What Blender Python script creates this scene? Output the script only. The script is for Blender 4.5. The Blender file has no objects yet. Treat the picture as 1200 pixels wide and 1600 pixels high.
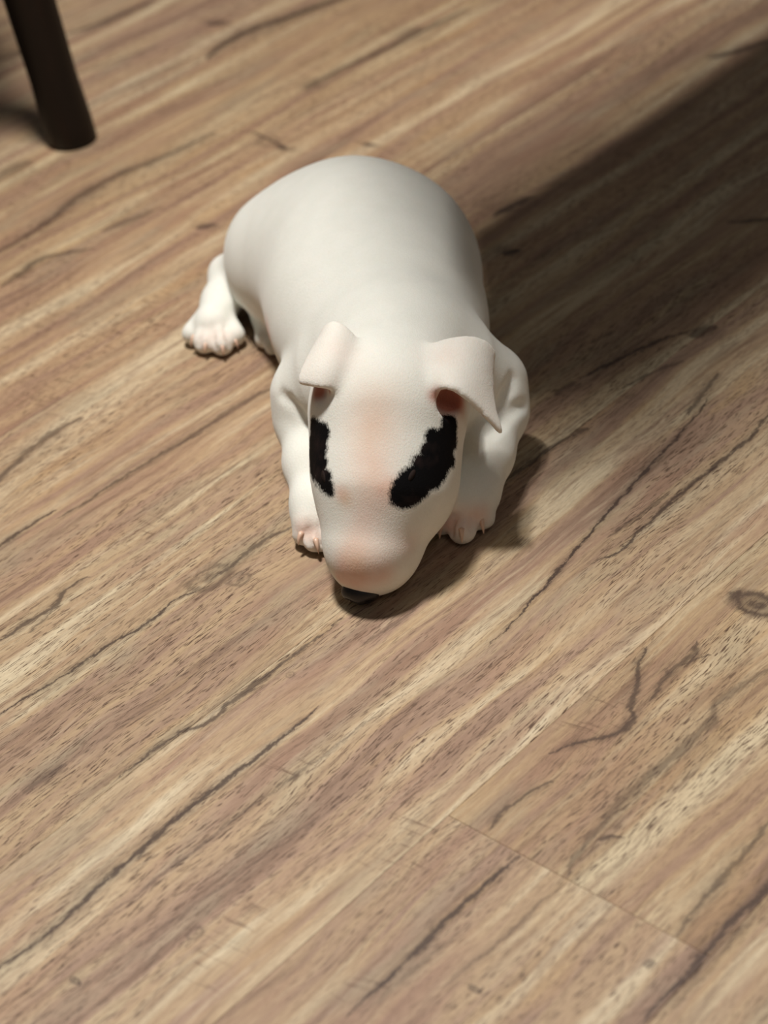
import bpy, bmesh, math, random
import numpy as np
from mathutils import Vector, Matrix

random.seed(7)
rng = np.random.default_rng(7)
C = bpy.context.scene.collection
sc = bpy.context.scene

# ------------------------------------------------------------------ camera
CAM_H = 0.75
FPX = 3300.0                                   # focal length in pixels of the 1200 x 1600 frame
ROT = np.array([[0.99093498, -0.13434233, 0.0],
                [-0.07792305, -0.57477547, 0.81459263],
                [-0.10943427, -0.80720833, -0.58003349]])   # columns: image right, image down, view direction


def at(px, py, z=0.0):
    """Point of the room at height z seen at picture position (px, py)."""
    d = ROT @ np.array([px - 600.0, py - 800.0, FPX])
    return np.array([0, 0, CAM_H]) + d * ((z - CAM_H) / d[2])


def atd(px, py, dist):
    d = ROT @ np.array([px - 600.0, py - 800.0, FPX])
    return np.array([0, 0, CAM_H]) + d / np.linalg.norm(d) * dist


cam_data = bpy.data.cameras.new('camera')
cam = bpy.data.objects.new('camera', cam_data)
C.objects.link(cam)
cam_data.sensor_fit = 'VERTICAL'
cam_data.sensor_height = 24.0
cam_data.lens = FPX / 1600.0 * 24.0
m = Matrix.Identity(4)
for r in range(3):
    m[r][0] = ROT[r, 0]
    m[r][1] = -ROT[r, 1]
    m[r][2] = -ROT[r, 2]
m[2][3] = CAM_H
cam.matrix_world = m
cam_data.clip_start = 0.02
cam_data.dof.use_dof = True
cam_data.dof.focus_distance = 1.20
cam_data.dof.aperture_fstop = cam_data.lens / 1000.0 / 0.0115
sc.camera = cam

# ------------------------------------------------------------------ light
world = bpy.data.worlds.new('world')
sc.world = world
world.use_nodes = True
world.node_tree.nodes['Background'].inputs['Color'].default_value = (1.0, 0.96, 0.90, 1)
world.node_tree.nodes['Background'].inputs['Strength'].default_value = 0.07


def lamp(name, loc, target, size, power, color):
    l = bpy.data.lights.new(name, 'AREA')
    l.shape = 'DISK'
    l.size = size
    l.energy = power
    l.color = color
    o = bpy.data.objects.new(name, l)
    o.location = loc
    o.rotation_euler = (Vector(target) - Vector(loc)).to_track_quat('-Z', 'Y').to_euler()
    C.objects.link(o)
    return o


LAMP = (-0.15, 1.17, 2.05)
lamp('ceiling_lamp', LAMP, (0.0, 1.2, 0.0), 0.26, 54.0, (1.0, 0.965, 0.92))
lamp('room_lamp', (0.5, -0.6, 2.2), (0.1, 1.2, 0.0), 0.6, 4.0, (1.0, 0.95, 0.88))

sc.view_settings.view_transform = 'Standard'
sc.view_settings.look = 'None'
sc.view_settings.gamma = 1.0
sc.view_settings.use_curve_mapping = False
sc.view_settings.exposure = 0.0


# ------------------------------------------------------------------ helpers
def srgb(r, g, b):
    f = lambda c: (c / 255.0 / 12.92) if c / 255.0 <= 0.04045 else ((c / 255.0 + 0.055) / 1.055) ** 2.4
    return (f(r), f(g), f(b), 1.0)


def tag(o, label=None, cat=None, group=None, kind=None):
    if label: o['label'] = label
    if cat: o['category'] = cat
    if group: o['group'] = group
    if kind: o['kind'] = kind
    return o


def empty(name, loc):
    o = bpy.data.objects.new(name, None)
    o.location = loc
    o.empty_display_size = 0.05
    C.objects.link(o)
    return o


def mesh_obj(name, verts, faces, mat, parent=None, smooth=True, origin=None):
    """One mesh object; verts in room coordinates, origin = parent's location when parented."""
    v = np.asarray(verts, float)
    if origin is None:
        origin = np.array(parent.location) if parent else np.zeros(3)
    me = bpy.data.meshes.new(name)
    me.from_pydata((v - origin).tolist(), [], [list(map(int, f)) for f in faces])
    me.update()
    if smooth:
        me.polygons.foreach_set('use_smooth', [True] * len(me.polygons))
    me.materials.append(mat)
    o = bpy.data.objects.new(name, me)
    C.objects.link(o)
    if parent:
        o.parent = parent
    else:
        o.location = origin
    return o


class N:
    """Small node-tree builder."""
    def __init__(self, tree):
        self.t = tree

    def new(self, kind, **kw):
        n = self.t.nodes.new(kind)
        for k, v in kw.items():
            setattr(n, k, v)
        return n

    def put(self, sock, v):
        if isinstance(v, bpy.types.NodeSocket):
            self.t.links.new(v, sock)
        elif v is not None:
            sock.default_value = v

    def math(self, op, a, b=None, c=None, clamp=False):
        n = self.new('ShaderNodeMath', operation=op, use_clamp=clamp)
        self.put(n.inputs[0], a)
        if b is not None: self.put(n.inputs[1], b)
        if c is not None: self.put(n.inputs[2], c)
        return n.outputs[0]

    def rng(self, v, a, b, c=0.0, d=1.0, smooth=False):
        n = self.new('ShaderNodeMapRange', interpolation_type='SMOOTHSTEP' if smooth else 'LINEAR')
        self.put(n.inputs[0], v)
        for i, x in enumerate((a, b, c, d)):
            self.put(n.inputs[i + 1], x)
        return n.outputs[0]

    def mix(self, f, a, b, blend='MIX'):
        n = self.new('ShaderNodeMix', data_type='RGBA', blend_type=blend)
        self.put(n.inputs[0], f)
        self.put(n.inputs[6], a)
        self.put(n.inputs[7], b)
        return n.outputs[2]

    def noise(self, vec, scale=1.0, detail=3.0, rough=0.55, dist=0.0):
        n = self.new('ShaderNodeTexNoise')
        self.put(n.inputs['Vector'], vec)
        n.inputs['Scale'].default_value = scale
        n.inputs['Detail'].default_value = detail
        n.inputs['Roughness'].default_value = rough
        n.inputs['Distortion'].default_value = dist
        return n.outputs[0]

    def xyz(self, x, y, z=0.0):
        n = self.new('ShaderNodeCombineXYZ')
        for i, v in enumerate((x, y, z)):
            self.put(n.inputs[i], v)
        return n.outputs[0]

    def ramp(self, f, stops):
        n = self.new('ShaderNodeValToRGB')
        self.put(n.inputs[0], f)
        e = n.color_ramp.elements
        e[0].position, e[0].color = stops[0]
        e[1].position, e[1].color = stops[-1]
        for p, c in stops[1:-1]:
            x = e.new(p)
            x.color = c
        return n.outputs[0]

    def attr(self, name):
        n = self.new('ShaderNodeAttribute', attribute_name=name)
        return n.outputs['Fac']


def new_mat(name):
    mt = bpy.data.materials.new(name)
    mt.use_nodes = True
    return mt, N(mt.node_tree), mt.node_tree.nodes['Principled BSDF']


# ------------------------------------------------------------------ floor planks
UNIT = 0.1403386                                  # metres per layout unit
P0 = at(700.7, 1273.7)                            # corner where one plank ends
UD = np.array([0.7241848, 0.689606, 0.0])         # along the boards
VD = np.array([-0.689606, 0.7241848, 0.0])        # across the boards
ROW = 1.14


def uv(px, py):
    d = at(px, py) - P0
    return d @ UD / UNIT, d @ VD / UNIT


def room(u, v, z=0.0):
    p = P0 + UD * u * UNIT + VD * v * UNIT
    return np.array([p[0], p[1], z])


# printed cracks in the boards: picture polyline, width in pixels, strength
CRACKS = [
    ([(762, 1012), (837, 933), (900, 858), (992, 754), (1058, 683), (1117, 608)], 5, .95),
    ([(920, 882), (940, 873), (971, 858), (1000, 829), (1075, 762), (1158, 696), (1200, 650), (1240, 615)], 8, .85),
    ([(945, 840), (1000, 805), (1046, 771)], 6, .6),
    ([(855, 1178), (900, 1162), (950, 1150), (987, 1130), (985, 1107), (995, 1075), (1000, 1037), (1012, 1010)], 12, .8),
    ([(1015, 1098), (1030, 1072), (1050, 1045), (1070, 1035), (1090, 1000)], 11, .7),
    ([(1068, 1040), (1085, 1032), (1110, 1022)], 6, .7),
    ([(885, 1372), (960, 1265), (1010, 1215), (1035, 1198), (1087, 1150), (1112, 1122), (1125, 1095), (1162, 1070), (1220, 1035)], 17, .55),
    ([(1080, 1152), (1105, 1135), (1120, 1112)], 16, .6),
    ([(765, 1300), (790, 1265), (825, 1240), (868, 1218)], 7, .75),
    ([(938, 1315), (950, 1309), (975, 1308)], 9, .75),
    ([(813, 1334), (790, 1355), (700, 1435), (650, 1487), (600, 1535), (540, 1590)], 10, .9),
    ([(880, 1377), (815, 1440), (750, 1495), (690, 1545)], 6, .5),
    ([(1230, 1350), (1200, 1385), (1140, 1445), (1075, 1520), (1000, 1600)], 11, .85),
    ([(1055, 1463), (1100, 1405), (1140, 1360), (1195, 1295), (1225, 1262)], 10, .65),
    ([(-30, 1533), (0, 1510), (55, 1475), (165, 1375), (230, 1320), (310, 1250), (380, 1200), (450, 1145), (500, 1102)], 10, .9),
    ([(180, 1218), (280, 1145), (330, 1125), (370, 1090), (410, 1060), (465, 1020), (540, 962)], 9, .8),
    ([(-20, 1127), (0, 1115), (100, 1055), (175, 1005), (235, 970), (270, 940), (300, 925), (345, 912)], 5, .9),
    ([(333, 912), (345, 893), (367, 880), (400, 853), (450, 825), (470, 812)], 8, .75),
    ([(-20, 1012), (0, 1000), (55, 965), (80, 950), (105, 920), (145, 902)], 9, .8),
    ([(45, 990), (65, 972), (87, 947)], 5, .6),
    ([(-20, 866), (0, 853), (37, 827), (70, 806), (93, 797)], 7, .85),
    ([(85, 812), (130, 788), (165, 763), (200, 742), (260, 705), (330, 672)], 6, .75),
    ([(-20, 765), (0, 748), (20, 727), (50, 700), (94, 670), (130, 652)], 13, .7),
    ([(180, 752), (232, 722), (300, 681), (375, 632), (450, 598)], 11, .6),
    ([(35, 1240), (60, 1222), (105, 1193)], 16, .55),
    ([(230, 1090), (330, 1025), (420, 965), (520, 900)], 8, .25),
    ([(325, 95), (335, 80), (365, 60), (450, 27), (530, -2), (560, -12)], 16, .9),
    ([(478, 137), (540, 105), (600, 78), (640, 58), (735, 13)], 12, .75),
    ([(625, 68), (640, 55), (660, 42)], 24, .6),
    ([(392, 204), (408, 212), (420, 228), (440, 232)], 24, .9),
    ([(-20, 402), (0, 392), (80, 343), (140, 297), (260, 243), (340, 205)], 16, .7),
    ([(160, 362), (200, 345), (245, 328)], 12, .6),
    ([(0, 448), (30, 430), (60, 407), (100, 396), (150, 388)], 11, .75),
    ([(306, 358), (320, 354), (340, 350)], 14, .85),
    ([(95, 55), (180, 27), (245, -2)], 12, .7),
    ([(110, 118), (190, 92), (250, 70)], 9, .4),
    ([(-10, 98), (20, 84), (60, 70)], 14, .6),
    ([(120, 175), (200, 135), (300, 90)], 10, .4),
    ([(570, 228), (585, 226), (610, 232)], 18, .8),
    ([(325, 40), (338, 36), (352, 32)], 22, .7),
    ([(474, 140), (486, 133), (498, 122)], 18, .6),
    ([(-10, 285), (15, 268), (50, 250)], 26, .55),
    ([(770, 338), (800, 322), (835, 306)], 16, .9),
    ([(785, 398), (798, 394), (815, 390)], 16, .9),
    ([(1135, 348), (1165, 346), (1215, 340)], 12, .8),
    ([(905, 592), (935, 577), (970, 560), (1030, 533), (1085, 514)], 7, .85),
    ([(1080, 528), (1097, 518), (1118, 508)], 22, .7),
    ([(1075, 650), (1100, 612), (1122, 582)], 11, .7),
    ([(865, 617), (882, 606), (900, 596)], 16, .6),
    ([(780, 757), (830, 722), (865, 697), (912, 672)], 8, .75),
    ([(890, 682), (905, 674), (918, 668)], 12, .7),
    ([(970, 608), (1020, 582), (1070, 562)], 7, .6),
    ([(1105, 92), (1130, 86), (1210, 60)], 14, .85),
    ([(0, 1265), (60, 1225), (160, 1155), (250, 1095)], 6, .3),
    ([(560, 1590), (640, 1520), (740, 1440)], 7, .35),
    ([(100, 1480), (250, 1370), (400, 1255), (560, 1140), (640, 1080)], 5, .5),
    ([(50, 1600), (200, 1490), (400, 1345), (560, 1235)], 5, .35),
    ([(1040, 1590), (1120, 1500), (1200, 1405)], 6, .4),
    ([(600, 560), (680, 505), (760, 470)], 10, .3),
    ([(560, 1010), (600, 985), (660, 945)], 6, .45),
]
# knots: picture centre, length and width in pixels along / across the board, strength
KNOTS = [((328, 903), 62, 27, .55), ((375, 905), 30, 16, .5), ((1183, 945), 34, 46, .85),
         ((420, 222), 24, 20, .4), ((305, 1458), 22, 12, .5), ((117, 1532), 7, 12, .8),
         ((740, 1545), 7, 13, .8), ((1015, 1506), 11, 9, .7), ((455, 1055), 10, 7, .4)]

# scraped patches of saw marks across the grain
SAWS = [((200, 500), 130, 75), ((640, 1310), 110, 60), ((380, 1470), 130, 60), ((215, 830), 60, 35),
        ((930, 1120), 90, 50), ((990, 1240), 60, 40), ((80, 620), 90, 60), ((460, 1190), 60, 40), ((560, 1560), 60, 40)]


def wood_material(row, v0, v1):
    mt, n, bsdf = new_mat('oak_board_%d' % row)
    geo = n.new('ShaderNodeNewGeometry')
    sep = n.new('ShaderNodeSeparateXYZ')
    n.put(sep.inputs[0], geo.outputs['Position'])
    x, y = sep.outputs[0], sep.outputs[1]
    dx = n.math('SUBTRACT', x, float(P0[0]))
    dy = n.math('SUBTRACT', y, float(P0[1]))
    u = n.math('DIVIDE', n.math('ADD', n.math('MULTIPLY', dx, float(UD[0])), n.math('MULTIPLY', dy, float(UD[1]))), UNIT)
    v = n.math('DIVIDE', n.math('ADD', n.math('MULTIPLY', dx, float(VD[0])), n.math('MULTIPLY', dy, float(VD[1]))), UNIT)
    info = n.new('ShaderNodeObjectInfo')
    seed = n.math('MULTIPLY', info.outputs['Random'], 40.0)
    # gentle bending of the grain
    bend = n.noise(n.xyz(n.math('MULTIPLY', u, 0.9), n.math('MULTIPLY', v, 2.2), seed), 1.0, 2.0)
    vb = n.math('ADD', v, n.math('MULTIPLY', n.math('SUBTRACT', bend, .5), 0.16))
    # broad lengthwise bands
    band = n.noise(n.xyz(n.math('MULTIPLY', u, 0.30), n.math('MULTIPLY', vb, 5.5), seed), 1.0, 4.0, .6, .4)
    cream, tan, pink, dark = srgb(202, 187, 158), srgb(176, 152, 121), srgb(158, 132, 112), srgb(120, 97, 81)
    col = n.ramp(band, [(.30, dark), (.42, pink), (.52, tan), (.64, cream), (.8, srgb(210, 198, 170))])
    # cooler / warmer blotches
    bl = n.noise(n.xyz(n.math('MULTIPLY', u, 1.6), n.math('MULTIPLY', v, 5.5), n.math('ADD', seed, 7.3)), 1.0, 3.0)
    col = n.mix(n.rng(bl, .52, .68, 0, .5), col, srgb(160, 150, 126))
    bl2 = n.noise(n.xyz(n.math('MULTIPLY', u, 1.1), n.math('MULTIPLY', v, 6.5), n.math('ADD', seed, 17.3)), 1.0, 3.0)
    col = n.mix(n.rng(bl2, .54, .66, 0, .55), col, srgb(155, 124, 103))
    col = n.mix(n.rng(bl2, .40, .30, 0, .45), col, srgb(180, 151, 110))
    # medium streaks
    st = n.noise(n.xyz(n.math('MULTIPLY', u, 1.4), n.math('MULTIPLY', vb, 26.0), n.math('ADD', seed, 3.1)), 1.0, 4.0, .65)
    col = n.mix(n.rng(st, .53, .70, 0, .62), col, srgb(116, 91, 74))
    col = n.mix(n.rng(st, .42, .28, 0, .35), col, srgb(214, 198, 166))
    # pores: short dark ticks along the grain
    tk = n.noise(n.xyz(n.math('MULTIPLY', u, 17.0), n.math('MULTIPLY', vb, 230.0), seed), 1.0, 1.5, .5)
    area = n.noise(n.xyz(n.math('MULTIPLY', u, .8), n.math('MULTIPLY', v, 2.6), n.math('ADD', seed, 29.0)), 1.0, 2.0)
    tmask = n.math('MULTIPLY', n.rng(tk, .565, .64), n.rng(area, .36, .56, .2, 1.0))
    col = n.mix(tmask, col, srgb(84, 64, 50))
    fine = n.noise(n.xyz(n.math('MULTIPLY', u, 22.0), n.math('MULTIPLY', v, 90.0), seed), 1.0, 3.0, .7)
    col = n.mix(n.rng(fine, .35, .75, 0, .28), col, srgb(110, 84, 64))

    # saw marks
    saw_wave = n.noise(n.xyz(n.math('ADD', n.math('MULTIPLY', u, 42.0), n.math('MULTIPLY', v, 6.0)), n.math('MULTIPLY', v, 5.0), 3.0), 1.0, 4.0, .65)
    saw_line = n.rng(saw_wave, .56, .70)
    for (c, du, dv) in SAWS:
        cu, cv = uv(*c)
        k = 3300.0 / np.linalg.norm(at(*c) - np.array([0, 0, CAM_H])) * UNIT
        if not (v0 - .6 < cv < v1 + .6): continue
        e = n.math('ADD', n.math('POWER', n.math('DIVIDE', n.math('SUBTRACT', u, float(cu)), float(du / k)), 2.0),
                   n.math('POWER', n.math('DIVIDE', n.math('SUBTRACT', v, float(cv)), float(dv / k / .7)), 2.0))
        mk = n.math('MULTIPLY', n.rng(e, 1.0, .3), saw_line)
        col = n.mix(n.math('MULTIPLY', mk, .75), col, srgb(100, 77, 60))

    # ragged edge shared by all cracks
    w1 = n.noise(n.xyz(n.math('MULTIPLY', u, 9.0), n.math('MULTIPLY', v, 18.0), 5.0), 1.0, 6.0, .75)
    w2 = n.noise(n.xyz(n.math('MULTIPLY', u, 12.0), n.math('MULTIPLY', v, 60.0), 11.0), 1.0, 5.0, .75)
    vw = n.math('ADD', v, n.math('MULTIPLY', n.math('SUBTRACT', w1, .5), .075))
    total = None
    for pts, wpx, stg in CRACKS:
        q = sorted(uv(*p) for p in pts)
        us = np.array([a for a, b in q]); vs = np.array([b for a, b in q])
        if vs.max() < v0 - .02 or vs.min() > v1 + .02:
            continue
        mid = pts[len(pts) // 2]
        k = 3300.0 / np.linalg.norm(at(*mid) - np.array([0, 0, CAM_H])) * UNIT
        half = wpx / k * 0.85
        u0, u1 = us.min(), us.max()
        a, b = vs.min() - .01, vs.max() + .01
        t = n.rng(u, float(u0), float(u1))
        fc = n.new('ShaderNodeFloatCurve')
        cm = fc.mapping
        cv = cm.curves[0]
        tt = (us - u0) / (u1 - u0); yy = (vs - a) / (b - a)
        cv.points[0].location = (0, yy[0]); cv.points[1].location = (1, yy[-1])
        for i in range(1, len(tt) - 1):
            cv.points.new(float(tt[i]), float(yy[i]))
        cm.update()
        n.put(fc.inputs['Value'], t)
        cen = n.rng(fc.outputs[0], 0.0, 1.0, float(a), float(b))
        dist = n.math('ABSOLUTE', n.math('SUBTRACT', vw, cen))
        wid = n.math('MULTIPLY', n.math('POWER', n.math('MULTIPLY', n.math('MULTIPLY', t, n.math('SUBTRACT', 1.0, t)), 4.0), .6),
                     n.math('MULTIPLY', n.rng(w2, .3, .7, .2, 1.6), float(half)))
        rel = n.math('DIVIDE', dist, n.math('MAXIMUM', wid, 1e-4))
        core = n.rng(rel, 1.25, .35, 0.0, float(stg))
        halo = n.rng(rel, 3.4, .8, 0.0, float(stg * .33))
        mk = n.math('MAXIMUM', core, halo)
        total = mk if total is None else n.math('MAXIMUM', total, mk)
    for (c, du, dv, stg) in KNOTS:
        cu, cv_ = uv(*c)
        if not (v0 - .3 < cv_ < v1 + .3): continue
        k = 3300.0 / np.linalg.norm(at(*c) - np.array([0, 0, CAM_H])) * UNIT
        e = n.math('SQRT', n.math('ADD', n.math('POWER', n.math('DIVIDE', n.math('SUBTRACT', u, float(cu)), float(du / k)), 2.0),
                   n.math('POWER', n.math('DIVIDE', n.math('SUBTRACT', vw, float(cv_)), float(dv / k / .75)), 2.0)))
        e = n.math('ADD', e, n.math('MULTIPLY', n.math('SUBTRACT', w1, .5), .9))
        ring = n.math('MULTIPLY', n.rng(e, 1.05, .75), n.rng(n.math('SINE', n.math('MULTIPLY', e, 13.0)), -1.0, 1.0, .65 if stg > .8 else .35, 1.0))
        mk = n.math('MULTIPLY', ring, float(stg))
        total = mk if total is None else n.math('MAXIMUM', total, mk)
    if total is not None:
        col = n.mix(total, col, srgb(62, 47, 40))
    # per-board tone
    col = n.mix(1.0, col, info.outputs['Color'], 'MULTIPLY')
    n.put(bsdf.inputs['Base Color'], col)
    n.put(bsdf.inputs['Roughness'], n.rng(fine, .3, .7, .48, .62))
    bsdf.inputs['Specular IOR Level'].default_value = .35
    bp = n.new('ShaderNodeBump')
    bp.inputs['Strength'].default_value = .12
    bp.inputs['Distance'].default_value = .001
    n.put(bp.inputs['Height'], n.math('SUBTRACT', 1.0, n.math('ADD', tmask, n.math('MULTIPLY', st, .5))))
    n.put(bsdf.inputs['Normal'], bp.outputs[0])
    return mt


sub_mat, n_, b_ = new_mat('underlay')
b_.inputs['Base Color'].default_value = srgb(40, 30, 24)
c0 = room(3, 3)
floor = mesh_obj('floor', [room(-14, -9, -.016), room(18, -9, -.016), room(18, 15, -.016), room(-14, 15, -.016),
                           room(-14, -9, -.010), room(18, -9, -.010), room(18, 15, -.010), room(-14, 15, -.010)],
                 [(3, 2, 1, 0), (4, 5, 6, 7), (0, 1, 5, 4), (1, 2, 6, 5), (2, 3, 7, 6), (3, 0, 4, 7)], sub_mat, smooth=False, origin=np.zeros(3))
tag(floor, 'rustic oak plank floor with dark cracks running diagonally', None, None, 'structure')

PL = 8.55                                          # board length in layout units
_plank_meshes = {}


def plank_mesh(mat):
    """One bevelled board, local x along the grain, top face at z = 0."""
    g, bv, th = .00007, .00022, .0098
    L, W = PL * UNIT / 2 - g, ROW * UNIT / 2 - g
    vs = []
    for (a, b, z) in ((L, W, -th), (L, W, -bv), (L - bv, W - bv, 0)):
        vs += [(-a, -b, z), (a, -b, z), (a, b, z), (-a, b, z)]
    fs = [(3, 2, 1, 0), (8, 9, 10, 11)]
    for s in (0, 4):
        for i in range(4):
            j = (i + 1) % 4
            fs.append((s + i, s + j, s + 4 + j, s + 4 + i))
    me = bpy.data.meshes.new('plank')
    me.from_pydata(vs, [], fs)
    me.materials.append(mat)
    return me


joints = {-1: 0.0, 0: -3.2, 1: -2.6, 2: -1.2, 3: -.6, 4: .2, 5: 1.2, 6: 1.6, -2: -4.0}
tones = {(-1, 0): (.93, .88, .82), (-1, -1): (.97, .94, .93), (0, 0): (1.05, 1.03, 1.02), (1, 0): (.98, .96, .93),
         (2, 0): (.96, .9, .86), (3, 0): (.96, .88, .82), (4, 0): (.93, .86, .78), (5, 0): (.95, .9, .86), (-2, 0): (.95, .92, .9)}
ang = math.atan2(UD[1], UD[0])
for row in range(-5, 11):
    mat = wood_material(row, row * ROW, (row + 1) * ROW)
    me = plank_mesh(mat)
    j0 = joints.get(row, (row * 3.7) % PL - 4)
    for k in (-2, -1, 0, 1):
        uc = j0 + (k + .5) * PL
        if uc < -9 or uc > 14: continue
        o = bpy.data.objects.new('plank', me)
        C.objects.link(o)
        o.location = room(uc, (row + .5) * ROW)
        o.rotation_euler = (0, 0, ang)
        o.parent = floor
        t = tones.get((row, k), (.96, .92, .88))
        o.color = (*t, 1.0)

# ------------------------------------------------------------------ puppy : signed distance field
H = 0.0017
LO = np.array([-0.150, 0.915, -0.004])
HI = np.array([0.140, 1.440, 0.165])
DIM = np.ceil((HI - LO) / H).astype(int) + 1
AX = [LO[i] + H * np.arange(DIM[i]) for i in range(3)]
F = np.full(tuple(DIM), 0.06, np.float32)


def window(lo, hi):
    s = []
    for i in range(3):
        a = max(0, int((lo[i] - LO[i]) / H)); b = min(DIM[i], int((hi[i] - LO[i]) / H) + 2)
        s.append(slice(a, max(a, b)))
    X = np.meshgrid(AX[0][s[0]], AX[1][s[1]], AX[2][s[2]], indexing='ij')
    return tuple(s), X


def smin(a, b, k):
    h = np.maximum(k - np.abs(a - b), 0) / k
    return np.minimum(a, b) - h * h * k * .25


def add(sd, lo, hi, k, sub=False):
    mg = max(.03, k * 1.3)
    s, X = window(np.array(lo) - mg, np.array(hi) + mg)
    d = sd(X).astype(np.float32)
    F[s] = -smin(-F[s], d, k) if sub else smin(F[s], d, k)


def ell(c, r, k=.02, axes=None, sub=False):
    """Ellipsoid; axes = 3 unit vectors (rows) when turned."""
    c = np.asarray(c, float); r = np.asarray(r, float)
    A = np.eye(3) if axes is None else np.asarray(axes)

    def sd(X):
        p = [X[i] - c[i] for i in range(3)]
        q = [A[j][0] * p[0] + A[j][1] * p[1] + A[j][2] * p[2] for j in range(3)]
        k0 = np.sqrt(sum((q[j] / r[j]) ** 2 for j in range(3)))
        k1 = np.sqrt(sum((q[j] / r[j] ** 2) ** 2 for j in range(3))) + 1e-9
        return k0 * (k0 - 1) / k1
    R = r.max()
    add(sd, c - R, c + R, k, sub)


def cone(a, b, r1, r2, k=.012, sub=False):
    a = np.asarray(a, float); b = np.asarray(b, float)
    ab = b - a; L2 = ab @ ab

    def sd(X):
        t = np.clip(sum((X[i] - a[i]) * ab[i] for i in range(3)) / L2, 0, 1)
        return np.sqrt(sum((X[i] - a[i] - t * ab[i]) ** 2 for i in range(3))) - (r1 + (r2 - r1) * t)
    R = max(r1, r2)
    add(sd, np.minimum(a, b) - R, np.maximum(a, b) + R, k, sub)


def chain(pts, k=.012, sub=False):
    for (p, r), (q, s) in zip(pts[:-1], pts[1:]):
        cone(p, q, r, s, k, sub)


def unit(v):
    v = np.asarray(v, float)
    return v / np.linalg.norm(v)


# torso
ell(at(556, 404, .064), (.055, .072, .066), .01)                     # rump
ell(at(582, 470, .064), (.070, .075, .063), .04)                     # belly
ell(at(608, 545, .064), (.060, .070, .058), .04)                     # chest
ell(at(622, 600, .066), (.048, .045, .046), .03)                     # shoulders
cone(at(625, 560, .086), at(606, 640, .082), .040, .037, .03)        # neck
# hind quarters
ell(at(470, 398, .048), (.045, .056, .046), .05)                     # thigh on the picture's left
ell(at(410, 408, .040), (.021, .034, .029), .03)                     # knee
ell(at(640, 410, .048), (.040, .056, .046), .05)                     # other thigh
chain([(at(354, 430, .020), .0105), (at(345, 470, .016), .0120), (at(333, 508, .013), .0140)], .010)
chain([(at(395, 415, .030), .018), (at(358, 426, .022), .0125)], .012)
ell(at(347, 428, .018), (.0075, .009, .009), .006)                   # heel
for (x0, y0, x1, y1, r) in ((318, 500, 301, 521, .0078), (327, 505, 320, 534, .0084), (340, 505, 347, 537, .0084), (352, 500, 367, 524, .0076)):
    cone(at(x0, y0, .013), at(x1, y1, .0090), r, r, .0022)
chain([(at(424, 468, .014), .0085), (at(416, 498, .010), .0092), (at(420, 526, .008), .0080)], .006)   # far hind foot
cone(at(413, 513, .0085), at(411, 530, .0075), .0062, .006, .003)
cone(at(424, 520, .0085), at(426, 542, .0075), .0062, .006, .003)
# fore leg, picture left
chain([(at(525, 600, .062), .030), (at(485, 620, .050), .022), (at(478, 660, .036), .0175)], .014)
chain([(at(478, 660, .036), .0170), (at(483, 725, .027), .0145), (at(488, 790, .018), .0118), (at(487, 818, .013), .0118)], .010)
for (x0, y0, x1, y1, r) in ((478, 812, 473, 836, .0068), (488, 812, 491, 845, .0074), (500, 812, 506, 845, .0072), (507, 806, 520, 834, .0066)):
    cone(at(x0, y0, .011), at(x1, y1, .0085), r, r * .95, .0020)
# fore leg, picture right
chain([(at(720, 585, .066), .030), (at(762, 600, .054), .0215), (at(773, 645, .040), .0190)], .014)
chain([(at(773, 645, .040), .0185), (at(757, 710, .029), .0165), (at(738, 770, .018), .0150), (at(728, 795, .014), .0145)], .010)
for (x0, y0, x1, y1, r) in ((708, 785, 690, 818, .0076), (724, 790, 722, 828, .0092), (736, 780, 740, 800, .0070), (748, 780, 755, 808, .0080)):
    cone(at(x0, y0, .013), at(x1, y1, .009), r, r * .95, .0018)
# head
A_ = at(605, 634, .082); B_ = at(588, 840, .030)
ell(A_, (.0400, .042, .042), .02)
cone(at(605, 660, .078), at(597, 760, .054), .0390, .0345, .02)
cone(at(597, 760, .054), B_, .0345, .0257, .022)
ell(at(580, 880, .0205), (.0186, .0168, .0160), .02)
ell(at(648, 738, .052), (.020, .028, .030), .02)                     # cheeks
ell(at(560, 738, .052), (.020, .028, .030), .02)
ell(at(572, 846, .034), (.0135, .020, .0100), .025)                    # bridge over the nose
def surf(px, py):
    """Where the view through a picture position meets the puppy's skin."""
    o = np.array([0, 0, CAM_H]); d = unit(ROT @ np.array([px - 600.0, py - 800.0, FPX]))
    t = np.arange(.9, 1.6, .0008)
    P = o + d * t[:, None]
    I = np.round((P - LO) / H).astype(int)
    ok = ((I >= 0) & (I < DIM)).all(1)
    val = np.full(len(t), 1.0)
    val[ok] = F[I[ok, 0], I[ok, 1], I[ok, 2]]
    j = np.argmax(val < 0)
    return P[j] if val[j] < 0 else None


# clefts between the toes
for x0, y0, x1, y1 in ((714, 782, 705, 834), (742, 784, 738, 828), (482, 812, 481, 850), (497, 814, 500, 854),
                       (316, 510, 308, 540), (332, 508, 334, 546), (349, 510, 360, 542)):
    p0, p1 = surf(x0, y0), surf((x0 + x1) / 2, (y0 + y1) / 2)
    p2 = surf(x1, y1)
    if p2 is None: p2 = at(x1, y1, .006)
    cone(p0, p1, .0006, .0016, .0022, True)
    cone(p1, p2, .0016, .0024, .0022, True)
# creases of loose skin on the shoulders
for line, r in (([(440, 618), (452, 628), (466, 642), (480, 658), (490, 670)], .0016),
                ([(768, 676), (782, 662), (796, 646), (808, 636), (820, 634)], .0018),
                ([(772, 652), (784, 632), (794, 612), (800, 592)], .0020)):
    q = [p for p in (surf(x, y) for x, y in line) if p is not None]
    for p0, p1 in zip(q[:-1], q[1:]):
        if np.linalg.norm(p1 - p0) < .03:
            cone(p0, p1, r, r, .006, True)


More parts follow.
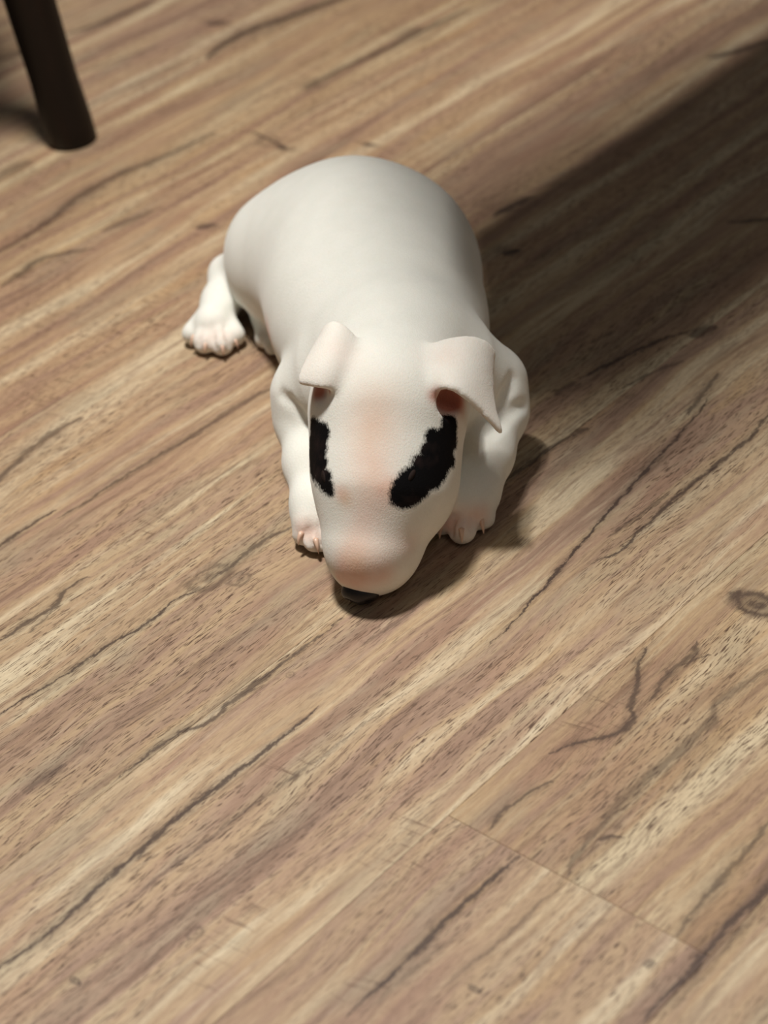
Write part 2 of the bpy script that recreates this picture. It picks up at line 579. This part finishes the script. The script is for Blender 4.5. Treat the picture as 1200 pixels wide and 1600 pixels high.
# ears: thin folded flaps grown from the skull
def bez(P, s, t):
    b = lambda x: np.array([(1 - x) ** 3, 3 * x * (1 - x) ** 2, 3 * x * x * (1 - x), x ** 3])
    return np.einsum('i,j,ijk->k', b(s), b(t), P)


EYE = np.array([0, 0, CAM_H])
D0 = float(np.linalg.norm(A_ - EYE)) - .042
EAR_IN, EAR_ALL = [], []


def ear(rows, r0=.0021, k=.005):
    P = np.array([[atd(x, y, D0 + d) for x, y, d in r] for r in rows])
    M = 46
    G = np.array([[bez(P, i / M, j / M) for j in range(M + 1)] for i in range(M + 1)])
    nn = np.cross(np.gradient(G, axis=0), np.gradient(G, axis=1))
    nn /= np.linalg.norm(nn, axis=2, keepdims=True) + 1e-9
    if nn[M // 2, M // 2] @ (EYE - G[M // 2, M // 2]) < 0: nn = -nn
    EAR_IN.append((G - nn * r0 * 1.5).reshape(-1, 3)); EAR_ALL.append(G.reshape(-1, 3))
    field = np.full(F.shape, .02, np.float32)
    for p in G.reshape(-1, 3):
        s, X = window(p - .010, p + .010)
        d = np.sqrt(sum((X[i] - p[i]) ** 2 for i in range(3))) - r0
        field[s] = np.minimum(field[s], d)
    lo, hi = G.reshape(-1, 3).min(0) - .015, G.reshape(-1, 3).max(0) + .015
    s, X = window(lo, hi)
    F[s] = smin(F[s], field[s], k)


# picture right: rows run from the skull outwards to the fold, columns from back edge to front rim
ear([[(650, 556, .024), (652, 575, .016), (655, 595, .010), (664, 622, .012)],
     [(690, 528, .018), (690, 560, .001), (690, 585, -.006), (697, 588, -.010)],
     [(755, 515, .022), (745, 560, .006), (735, 590, -.003), (712, 598, -.006)],
     [(770, 552, .034), (764, 595, .024), (768, 640, .014), (782, 674, .012)]])
ear([[(572, 556, .022), (566, 575, .014), (556, 592, .010), (540, 612, .012)],
     [(545, 515, .016), (535, 545, .003), (528, 575, -.003), (516, 600, -.003)],
     [(520, 488, .020), (506, 535, .005), (494, 565, .000), (498, 604, -.001)],
     [(506, 520, .030), (490, 550, .022), (472, 575, .013), (470, 596, .012)]])
# hollows under the ear flaps
ell(atd(699, 627, D0 + .012), (.0100, .0105, .0085), .004, None, True)
ell(atd(499, 612, D0 + .014), (.0050, .007, .0055), .004, None, True)
# paws and belly rest on the boards
zz = np.broadcast_to(AX[2][None, None, :], F.shape)
F = np.maximum(F, (.0006 - zz).astype(np.float32))


def surface_nets(F):
    S = F < 0
    nx, ny, nz = F.shape
    corner = [(i, j, k) for i in (0, 1) for j in (0, 1) for k in (0, 1)]
    cnt = sum(S[i:nx - 1 + i, j:ny - 1 + j, k:nz - 1 + k].astype(np.int8) for i, j, k in corner)
    act = np.argwhere((cnt > 0) & (cnt < 8))
    idx = -np.ones((nx - 1, ny - 1, nz - 1), np.int64)
    idx[act[:, 0], act[:, 1], act[:, 2]] = np.arange(len(act))
    acc = np.zeros((len(act), 3)); num = np.zeros(len(act))
    val = {c: F[act[:, 0] + c[0], act[:, 1] + c[1], act[:, 2] + c[2]].astype(float) for c in corner}
    for c in corner:
        for ax in range(3):
            if c[ax] == 1: continue
            e = list(c); e[ax] = 1; e = tuple(e)
            a, b = val[c], val[e]
            cr = (a < 0) != (b < 0)
            t = np.where(cr, a / np.where(cr, a - b, 1), 0)
            p = np.tile(np.array(c, float), (len(act), 1)); p[:, ax] += t
            acc[cr] += p[cr]; num[cr] += 1
    V = LO + H * (act + acc / num[:, None])
    Q = []
    for ax in range(3):
        o = [a for a in range(3) if a != ax]
        sl0 = [slice(None)] * 3; sl1 = [slice(None)] * 3
        sl0[ax] = slice(0, -1); sl1[ax] = slice(1, None)
        a, b = S[tuple(sl0)], S[tuple(sl1)]
        e = np.argwhere(a != b)
        e = e[(e[:, o[0]] > 0) & (e[:, o[1]] > 0) & (e[:, o[0]] < F.shape[o[0]] - 1) & (e[:, o[1]] < F.shape[o[1]] - 1)]
        ins = a[e[:, 0], e[:, 1], e[:, 2]]
        quad = []
        for (s, t) in ((-1, -1), (0, -1), (0, 0), (-1, 0)):
            q = e.copy(); q[:, o[0]] += s; q[:, o[1]] += t
            quad.append(idx[q[:, 0], q[:, 1], q[:, 2]])
        quad = np.stack(quad, 1)
        flip = ins if ax != 1 else ~ins
        quad[~flip] = quad[~flip][:, ::-1]
        Q.append(quad)
    return V, np.concatenate(Q)


V, Q = surface_nets(F)
# keep the largest shell only, then relax the lattice
E = np.concatenate([Q[:, [0, 1]], Q[:, [1, 2]], Q[:, [2, 3]], Q[:, [3, 0]]])
lab = np.arange(len(V))
for _ in range(400):
    new = lab.copy()
    np.minimum.at(new, E[:, 0], lab[E[:, 1]]); np.minimum.at(new, E[:, 1], lab[E[:, 0]])
    new = new[new]
    if (new == lab).all(): break
    lab = new
big = np.bincount(lab).argmax()
keep = lab == big
remap = np.cumsum(keep) - 1
Q = remap[Q[keep[Q[:, 0]]]]; V = V[keep]
E = np.concatenate([Q[:, [0, 1]], Q[:, [1, 2]], Q[:, [2, 3]], Q[:, [3, 0]]])
deg = np.bincount(E.ravel(), minlength=len(V))
for it in range(3):
    s = np.zeros_like(V)
    np.add.at(s, E[:, 0], V[E[:, 1]]); np.add.at(s, E[:, 1], V[E[:, 0]])
    V += .5 * (s / deg[:, None] - V)


PIX = .00037


def blob_dist(spots):
    d = np.full(len(V), 1.0)
    for (px, py, r) in spots:
        p = surf(px, py)
        if p is None or np.linalg.norm(p - EYE) > D0 + .045: continue
        d = np.minimum(d, np.linalg.norm(V - p, axis=1) - r * PIX)
    return d


right_patch = [(678, 690, 20), (670, 706, 20), (702, 664, 22), (700, 684, 26), (694, 700, 28), (690, 716, 27), (682, 728, 28), (672, 738, 30), (660, 746, 28), (650, 756, 30), (640, 766, 30), (628, 776, 22), (616, 784, 10),
               (708, 690, 18), (704, 718, 14), (655, 722, 16), (645, 742, 14)]
left_patch = [(503, 680, 20), (500, 697, 22), (499, 714, 21), (501, 730, 20), (506, 746, 18), (513, 759, 13), (518, 768, 9)]
lp = [(surf(x, y), r) for x, y, r in left_patch]
wrap = np.min([np.linalg.norm(V - (p + f * np.array([-.004, .012, -.004])), axis=1) - r * PIX for p, r in lp for f in (.3, .6, 1.)], axis=0)
black = np.minimum(np.minimum(blob_dist(right_patch), blob_dist(left_patch)), wrap)
sp = lambda l: sum(np.exp(-(np.linalg.norm(V - surf(px, py), axis=1) / (r * PIX)) ** 2) * a for px, py, r, a in l if surf(px, py) is not None)
pink = np.clip(sp([(552, 895, 30, .6), (556, 865, 30, .4), (562, 840, 28, .35), (570, 812, 26, .3), (556, 910, 30, .5), (575, 790, 30, .3), (600, 770, 26, .4), (582, 668, 40, .35), (585, 630, 45, .2), (580, 740, 34, .25),
                   (578, 720, 36, .35), (620, 850, 34, .25), (540, 880, 22, .3), (590, 885, 26, .3), (530, 905, 14, .6), (600, 900, 20, .5),
                   (472, 825, 20, .6), (492, 835, 22, .5), (700, 822, 18, .8), (722, 815, 26, .7), (752, 805, 20, .6), (640, 850, 20, .3),
                   (320, 530, 24, .35), (350, 525, 24, .35), (418, 520, 26, 1.0), (535, 770, 14, .6), (608, 765, 18, .5), (702, 555, 40, .3), (530, 550, 36, .3)]), 0, 1)
tanm = np.clip(sp([(582, 655, 42, .35), (578, 700, 42, .35), (600, 610, 50, .2), (578, 760, 34, .3), (560, 862, 40, .4), (540, 780, 14, .8), (618, 765, 12, .7), (556, 885, 18, .6)]), 0, 1)

def near(P, r):
    """1 where a skin vertex lies within r of the point cloud P."""
    out = np.zeros(len(V))
    lo, hi = P.min(0) - r, P.max(0) + r
    c = np.where(((V > lo) & (V < hi)).all(1))[0]
    for i in range(0, len(c), 2000):
        q = c[i:i + 2000]
        d = np.sqrt(((V[q][:, None, :] - P[None, ::3]) ** 2).sum(2)).min(1)
        out[q] = np.clip((r - d) / (r * .5), 0, 1)
    return out


def ear_inside(Pin, Pall):
    out = np.zeros(len(V))
    lo, hi = Pall.min(0) - .006, Pall.max(0) + .006
    c = np.where(((V > lo) & (V < hi)).all(1))[0]
    for i in range(0, len(c), 1000):
        q = c[i:i + 1000]
        di = np.sqrt(((V[q][:, None, :] - Pin[None, ::3]) ** 2).sum(2)).min(1)
        da = np.sqrt(((V[q][:, None, :] - Pall[None, ::3]) ** 2).sum(2)).min(1)
        out[q] = np.clip((da - di) / .0012 + .4, 0, 1) * np.clip((.006 - di) / .003, 0, 1)
    return out


inside = (sum(ear_inside(a, b) for a, b in zip(EAR_IN, EAR_ALL)) + np.clip(1.5 * sp([(706, 630, 20, 1.0), (692, 622, 18, .9), (680, 618, 12, .6), (499, 612, 15, .9)]), 0, 1)).clip(0, 1)
earpink = sum(near(b, .004) for b in EAR_ALL).clip(0, 1) * .16
pink = np.maximum(pink, earpink)

# ------------------------------------------------------------------ puppy materials
fur, n, bsdf = new_mat('short_white_fur')
geo = n.new('ShaderNodeNewGeometry')
pos = geo.outputs['Position']
hairs = n.noise(pos, 900.0, 3.0, .6)
mapn = n.new('ShaderNodeMapping')
n.put(mapn.inputs[0], pos)
mapn.inputs['Scale'].default_value = (1.0, .45, .45)
strands = n.noise(mapn.outputs[0], 1300.0, 3.0, .65)
soft = n.noise(pos, 60.0, 3.0)
col = n.mix(n.rng(soft, .35, .7, 0, .6), srgb(231, 230, 221), srgb(223, 223, 213))
col = n.mix(n.rng(strands, .4, .7, 0, .12), col, srgb(190, 184, 168))
col = n.mix(n.math('MULTIPLY', n.attr('pink'), n.rng(soft, .3, .7, .55, .8)), col, srgb(226, 172, 150))
col = n.mix(n.math('MULTIPLY', n.attr('tan'), .55), col, srgb(206, 168, 130))
col = n.mix(n.attr('inside'), col, srgb(192, 134, 116))
inner = n.noise(pos, 75.0, 2.0)
edge = n.math('ADD', n.attr('black'), n.math('ADD', n.math('MULTIPLY', n.math('SUBTRACT', strands, .5), .0062), n.math('MULTIPLY', n.math('SUBTRACT', inner, .5), .006)))
bm = n.rng(edge, .0012, -.0016)
col = n.mix(bm, col, n.mix(n.rng(inner, .5, .7, 0, .5), srgb(14, 13, 14), srgb(46, 34, 32)))
n.put(bsdf.inputs['Base Color'], col)
bsdf.inputs['Roughness'].default_value = .75
n.put(bsdf.inputs['Specular IOR Level'], n.rng(bm, 0, 1, .18, .06))
bsdf.inputs['Subsurface Radius'].default_value = (.006, .003, .002)
bsdf.inputs['Subsurface Scale'].default_value = 1.0
n.put(bsdf.inputs['Sheen Weight'], n.rng(bm, 0, 1, .15, .0))
n.put(bsdf.inputs['Subsurface Weight'], n.rng(bm, 0, 1, .12, .0))
bsdf.inputs['Sheen Roughness'].default_value = .5
bp = n.new('ShaderNodeBump')
bp.inputs['Strength'].default_value = .25
bp.inputs['Distance'].default_value = .0008
n.put(bp.inputs['Height'], n.math('ADD', hairs, strands))
n.put(bsdf.inputs['Normal'], bp.outputs[0])

nose_mat, n, bsdf = new_mat('black_nose_leather')
geo = n.new('ShaderNodeNewGeometry')
vz = n.new('ShaderNodeTexVoronoi')
vz.inputs['Scale'].default_value = 900
n.put(vz.inputs['Vector'], geo.outputs['Position'])
n.put(bsdf.inputs['Base Color'], n.mix(vz.outputs['Distance'], srgb(12, 10, 10), srgb(26, 22, 22)))
bsdf.inputs['Roughness'].default_value = .45

claw_mat, n, bsdf = new_mat('horn_claw')
geo = n.new('ShaderNodeNewGeometry')
n.put(bsdf.inputs['Base Color'], n.mix(n.noise(geo.outputs['Position'], 400.0), srgb(196, 150, 128), srgb(226, 200, 176)))
bsdf.inputs['Roughness'].default_value = .35

eye_mat, n, bsdf = new_mat('dark_eye')
geo = n.new('ShaderNodeNewGeometry')
n.put(bsdf.inputs['Base Color'], n.mix(n.noise(geo.outputs['Position'], 300.0), srgb(20, 15, 13), srgb(44, 30, 25)))
bsdf.inputs['Roughness'].default_value = .8
bsdf.inputs['Specular IOR Level'].default_value = .15

# ------------------------------------------------------------------ puppy objects
base = at(600, 560, 0)
pup = empty('puppy', base)
tag(pup, 'white bull terrier puppy with black eye patches crouching nose down on the plank floor', 'dog')
body = mesh_obj('body', V, Q, fur, pup)
for nm, arr in (('black', black), ('pink', pink), ('tan', tanm), ('inside', inside)):
    a = body.data.attributes.new(nm, 'FLOAT', 'POINT')
    a.data.foreach_set('value', arr.astype(np.float32))


def ellipsoid_mesh(c, r, axes, seg=20, ring=12):
    vs, fs = [], []
    A = np.asarray(axes)
    for i in range(ring + 1):
        th = math.pi * i / ring
        for j in range(seg):
            ph = 2 * math.pi * j / seg
            l = np.array([math.sin(th) * math.cos(ph) * r[0], math.sin(th) * math.sin(ph) * r[1], math.cos(th) * r[2]])
            vs.append(np.asarray(c) + l @ A)
    for i in range(ring):
        for j in range(seg):
            k = (j + 1) % seg
            fs.append((i * seg + j, (i + 1) * seg + j, (i + 1) * seg + k, i * seg + k))
    return vs, fs


# nose leather with two nostril dimples
hx = unit(at(600, 905, .02) - at(530, 905, .02))
hf = unit(B_ - A_); hz = unit(np.cross(hx, hf)); hx = unit(np.cross(hf, hz))
if hz[2] < 0: hz = -hz
nc = at(563, 925, .0108)
vs, fs = ellipsoid_mesh(nc, (.0112, .0078, .0082), [hx, hf, hz], 28, 18)
vs = np.array(vs)
for s in (-1, 1):
    q = nc + hx * s * .0055 + hf * .0075
    d = np.linalg.norm(vs - q, axis=1)
    vs -= hf * (np.exp(-(d / .003) ** 2) * .004)[:, None]
vs[:, 2] = np.maximum(vs[:, 2], .0008)
tag(mesh_obj('nose', vs, fs, nose_mat, pup), 'black nose touching the floor')
# eyes nearly closed inside the black patches
for (qx, qy, rx, ry) in ((648, 733, 640, 748), (505, 736, 509, 752)):
    p = (surf(qx, qy) + surf(rx, ry)) / 2
    i0 = np.argmin(np.linalg.norm(V - p, axis=1))
    nrm = np.array(body.data.vertices[int(i0)].normal)
    ax = unit(surf(qx, qy) - surf(rx, ry))
    nrm = unit(nrm - ax * (nrm @ ax))
    v_, f_ = ellipsoid_mesh(V[i0] - nrm * .0008, (.0042, .0018, .0016), [ax, unit(np.cross(nrm, ax)), nrm])
    mesh_obj('eye', v_, f_, eye_mat, pup)


def claw(p, q, r):
    """Small tapered hook from p to q."""
    p, q = np.asarray(p), np.asarray(q)
    d = unit(q - p); s = unit(np.cross(d, [0, 0, 1])); t = np.cross(s, d)
    vs, fs = [], []
    K, M = 8, 5
    for i in range(M + 1):
        f = i / M
        c = p + (q - p) * f + t * .0012 * math.sin(math.pi * f)
        rr = r * (1 - f) ** .7 + .00012
        for j in range(K):
            a = 2 * math.pi * j / K
            vs.append(c + s * rr * math.cos(a) + t * rr * math.sin(a))
    for i in range(M):
        for j in range(K):
            k = (j + 1) % K
            fs.append((i * K + j, i * K + k, (i + 1) * K + k, (i + 1) * K + j))
    vs.append(p - d * .001); vs.append(q + d * .0003)
    for j in range(K):
        k = (j + 1) % K
        fs.append((len(vs) - 2, k, j)); fs.append((len(vs) - 1, M * K + j, M * K + k))
    return mesh_obj('claw', vs, fs, claw_mat, pup)


for (x0, y0, x1, y1) in ((471, 832, 466, 852), (493, 842, 498, 865), (690, 820, 687, 842), (721, 826, 722, 848),
                         (752, 810, 756, 834),
                         (302, 524, 299, 543), (321, 537, 321, 553), (347, 540, 350, 556), (367, 530, 372, 545)):
    p = at(690, 820, .0125) if x0 == 690 else surf(x0, y0)
    dist = np.linalg.norm(p - EYE)
    q = atd(x1, y1, dist + .0005)
    if q[2] < .0012: q = at(x1, y1, .0012)
    claw(p + unit(p - EYE) * .0006, q, .0017 if y0 > 700 else .0012)

# ------------------------------------------------------------------ chair with splayed dark legs
wood, n, bsdf = new_mat('dark_walnut')
tc = n.new('ShaderNodeTexCoord')
mp = n.new('ShaderNodeMapping')
n.put(mp.inputs[0], tc.outputs['Object'])
mp.inputs['Scale'].default_value = (40, 40, 4)
g = n.noise(mp.outputs[0], 1.0, 4.0, .6, .3)
n.put(bsdf.inputs['Base Color'], n.ramp(g, [(.3, srgb(15, 10, 8)), (.6, srgb(24, 15, 10)), (.8, srgb(44, 25, 13))]))
bsdf.inputs['Specular IOR Level'].default_value = .25
bsdf.inputs['Roughness'].default_value = .5


def tube(pts, name, parent, mat, seg=20, square=.0):
    """pts: (centre, radius) list, horizontal rings, rounded square when square > 0."""
    vs, fs = [], []
    for (c, r) in pts:
        for j in range(seg):
            a = 2 * math.pi * j / seg
            x, y = math.cos(a), math.sin(a)
            w = (1 - square) + square / max(abs(x), abs(y))
            vs.append(np.asarray(c) + np.array([x * r * w, y * r * w, 0]))
    for i in range(len(pts) - 1):
        for j in range(seg):
            k = (j + 1) % seg
            fs.append((i * seg + j, i * seg + k, (i + 1) * seg + k, (i + 1) * seg + j))
    fs.append(tuple(range(seg - 1, -1, -1)))
    b = (len(pts) - 1) * seg
    fs.append(tuple(b + j for j in range(seg)))
    return mesh_obj(name, vs, fs, mat, parent)


foot = at(114, 220, 0)
topv = at(46, 0, .130)
slope = ((topv - foot) / .130)[:2]
SEAT = .43
toward = np.array([-1.0, .05])
cc = foot[:2] + toward * .30
chair = empty('chair', (cc[0], cc[1], 0))
tag(chair, 'dark walnut chair at the edge, tapered splayed leg on the plank floor', 'chair')
tops = []
for q in range(4):
    ca, sa = math.cos(q * math.pi / 2), math.sin(q * math.pi / 2)
    Rz = np.array([[ca, -sa], [sa, ca]])
    f0 = np.array([*(cc + Rz @ (foot[:2] - cc)), 0])
    sl = np.array([*(Rz @ slope), 1.0])
    prof = [(f0 + sl * z, r) for z, r in ((.0004, .0195), (.003, .0210), (.02, .0212), (.06, .0198), (.12, .0204), (.25, .0215), (.40, .023), (SEAT - .011, .023))]
    tube(prof, 'leg', chair, wood, 24)
    tops.append(f0 + sl * SEAT)
# the round seat lies above and outside the picture
hw = np.linalg.norm(tops[0][:2] - cc) - .004
tube([((*cc, SEAT - .010), hw * .96), ((*cc, SEAT - .004), hw), ((*cc, SEAT + .018), hw), ((*cc, SEAT + .026), hw * .95)], 'seat', chair, wood, 48)

# ------------------------------------------------------------------ added unseen light blocker, its boards outlined to cast the broad shade
blocker_mat, n, bsdf = new_mat('blocker_brown')
geo = n.new('ShaderNodeNewGeometry')
n.put(bsdf.inputs['Base Color'], n.mix(n.noise(geo.outputs['Position'], 12.0, 5.0), srgb(70, 52, 40), srgb(104, 80, 60)))
bsdf.inputs['Roughness'].default_value = .5


def slab(u0, u1, v0, v1, z0, z1, name, parent, mat):
    b = .004
    vs = []
    for z, i in ((z0, b), (z0 + b, 0), (z1 - b, 0), (z1, b)):
        vs += [room(u0 + i / UNIT, v0 + i / UNIT, z), room(u1 - i / UNIT, v0 + i / UNIT, z), room(u1 - i / UNIT, v1 - i / UNIT, z), room(u0 + i / UNIT, v1 - i / UNIT, z)]
    fs = [(3, 2, 1, 0), (12, 13, 14, 15)]
    for s in (0, 4, 8):
        for i in range(4):
            j = (i + 1) % 4
            fs.append((s + i, s + j, s + 4 + j, s + 4 + i))
    return mesh_obj(name, vs, fs, mat, parent, smooth=False)




def over(u, v, z):
    """Layout position at height z that the ceiling lamp projects onto the floor at (u, v)."""
    d = np.array(LAMP) - P0
    lu, lv = d @ UD / UNIT, d @ VD / UNIT
    f = z / LAMP[2]
    return u + (lu - u) * f, v + (lv - v) * f


blocker_c = room(11.5, 1.7)
shelf = empty('added_shade_blocker', (blocker_c[0], blocker_c[1], 0))
tag(shelf, 'added brown two-tier light blocker beyond the frame, shaped to shade the boards right of the puppy', 'shelf')
z1, z2 = .37, 1.00


def prism(poly, z0, z1, name, parent, mat):
    """Board with a bevelled outline given in layout units (counter-clockwise)."""
    P = np.array(poly); c = P.mean(0); b = .004
    vs = []
    for z, i in ((z0, b), (z0 + b, 0), (z1 - b, 0), (z1, b)):
        for p in P:
            q = p + (c - p) / np.linalg.norm(c - p) * i / UNIT
            vs.append(room(q[0], q[1], z))
    K = len(P)
    fs = [tuple(range(K - 1, -1, -1)), tuple(range(3 * K, 4 * K))]
    for s in (0, K, 2 * K):
        for i in range(K):
            j = (i + 1) % K
            fs.append((s + i, s + j, s + K + j, s + K + i))
    return mesh_obj(name, vs, fs, mat, parent, smooth=False)


UE = 11.0
uvw = lambda x, y: ((np.array([x, y, 0]) - P0) @ UD / UNIT, (np.array([x, y, 0]) - P0) @ VD / UNIT)
low = [over(*uvw(.068, 1.13), z1), over(12.5, 1.25, z1), over(12.5, 2.86, z1), over(3.35, 2.86, z1)]
high = [over(*uvw(.085, .955), z2), over(14, .20, z2), over(14, 2.45, z2), over(*uvw(.0, 1.40), z2)]
low = [(min(a, UE), b) for a, b in low]; high = [(min(a, UE), b) for a, b in high]
prism(low, z1 - .022, z1, 'blocker_board', shelf, blocker_mat)
prism(high, z2 - .022, z2, 'blocker_board', shelf, blocker_mat)
va, vb = max(low[0][1], high[1][1]) + .03, min(low[2][1], high[2][1]) - .03
slab(UE - .3, UE, va, vb, .0005, z1 - .0225, 'blocker_side', shelf, blocker_mat)
slab(UE - .3, UE, va, vb, z1 + .0005, z2 - .0225, 'blocker_side', shelf, blocker_mat)
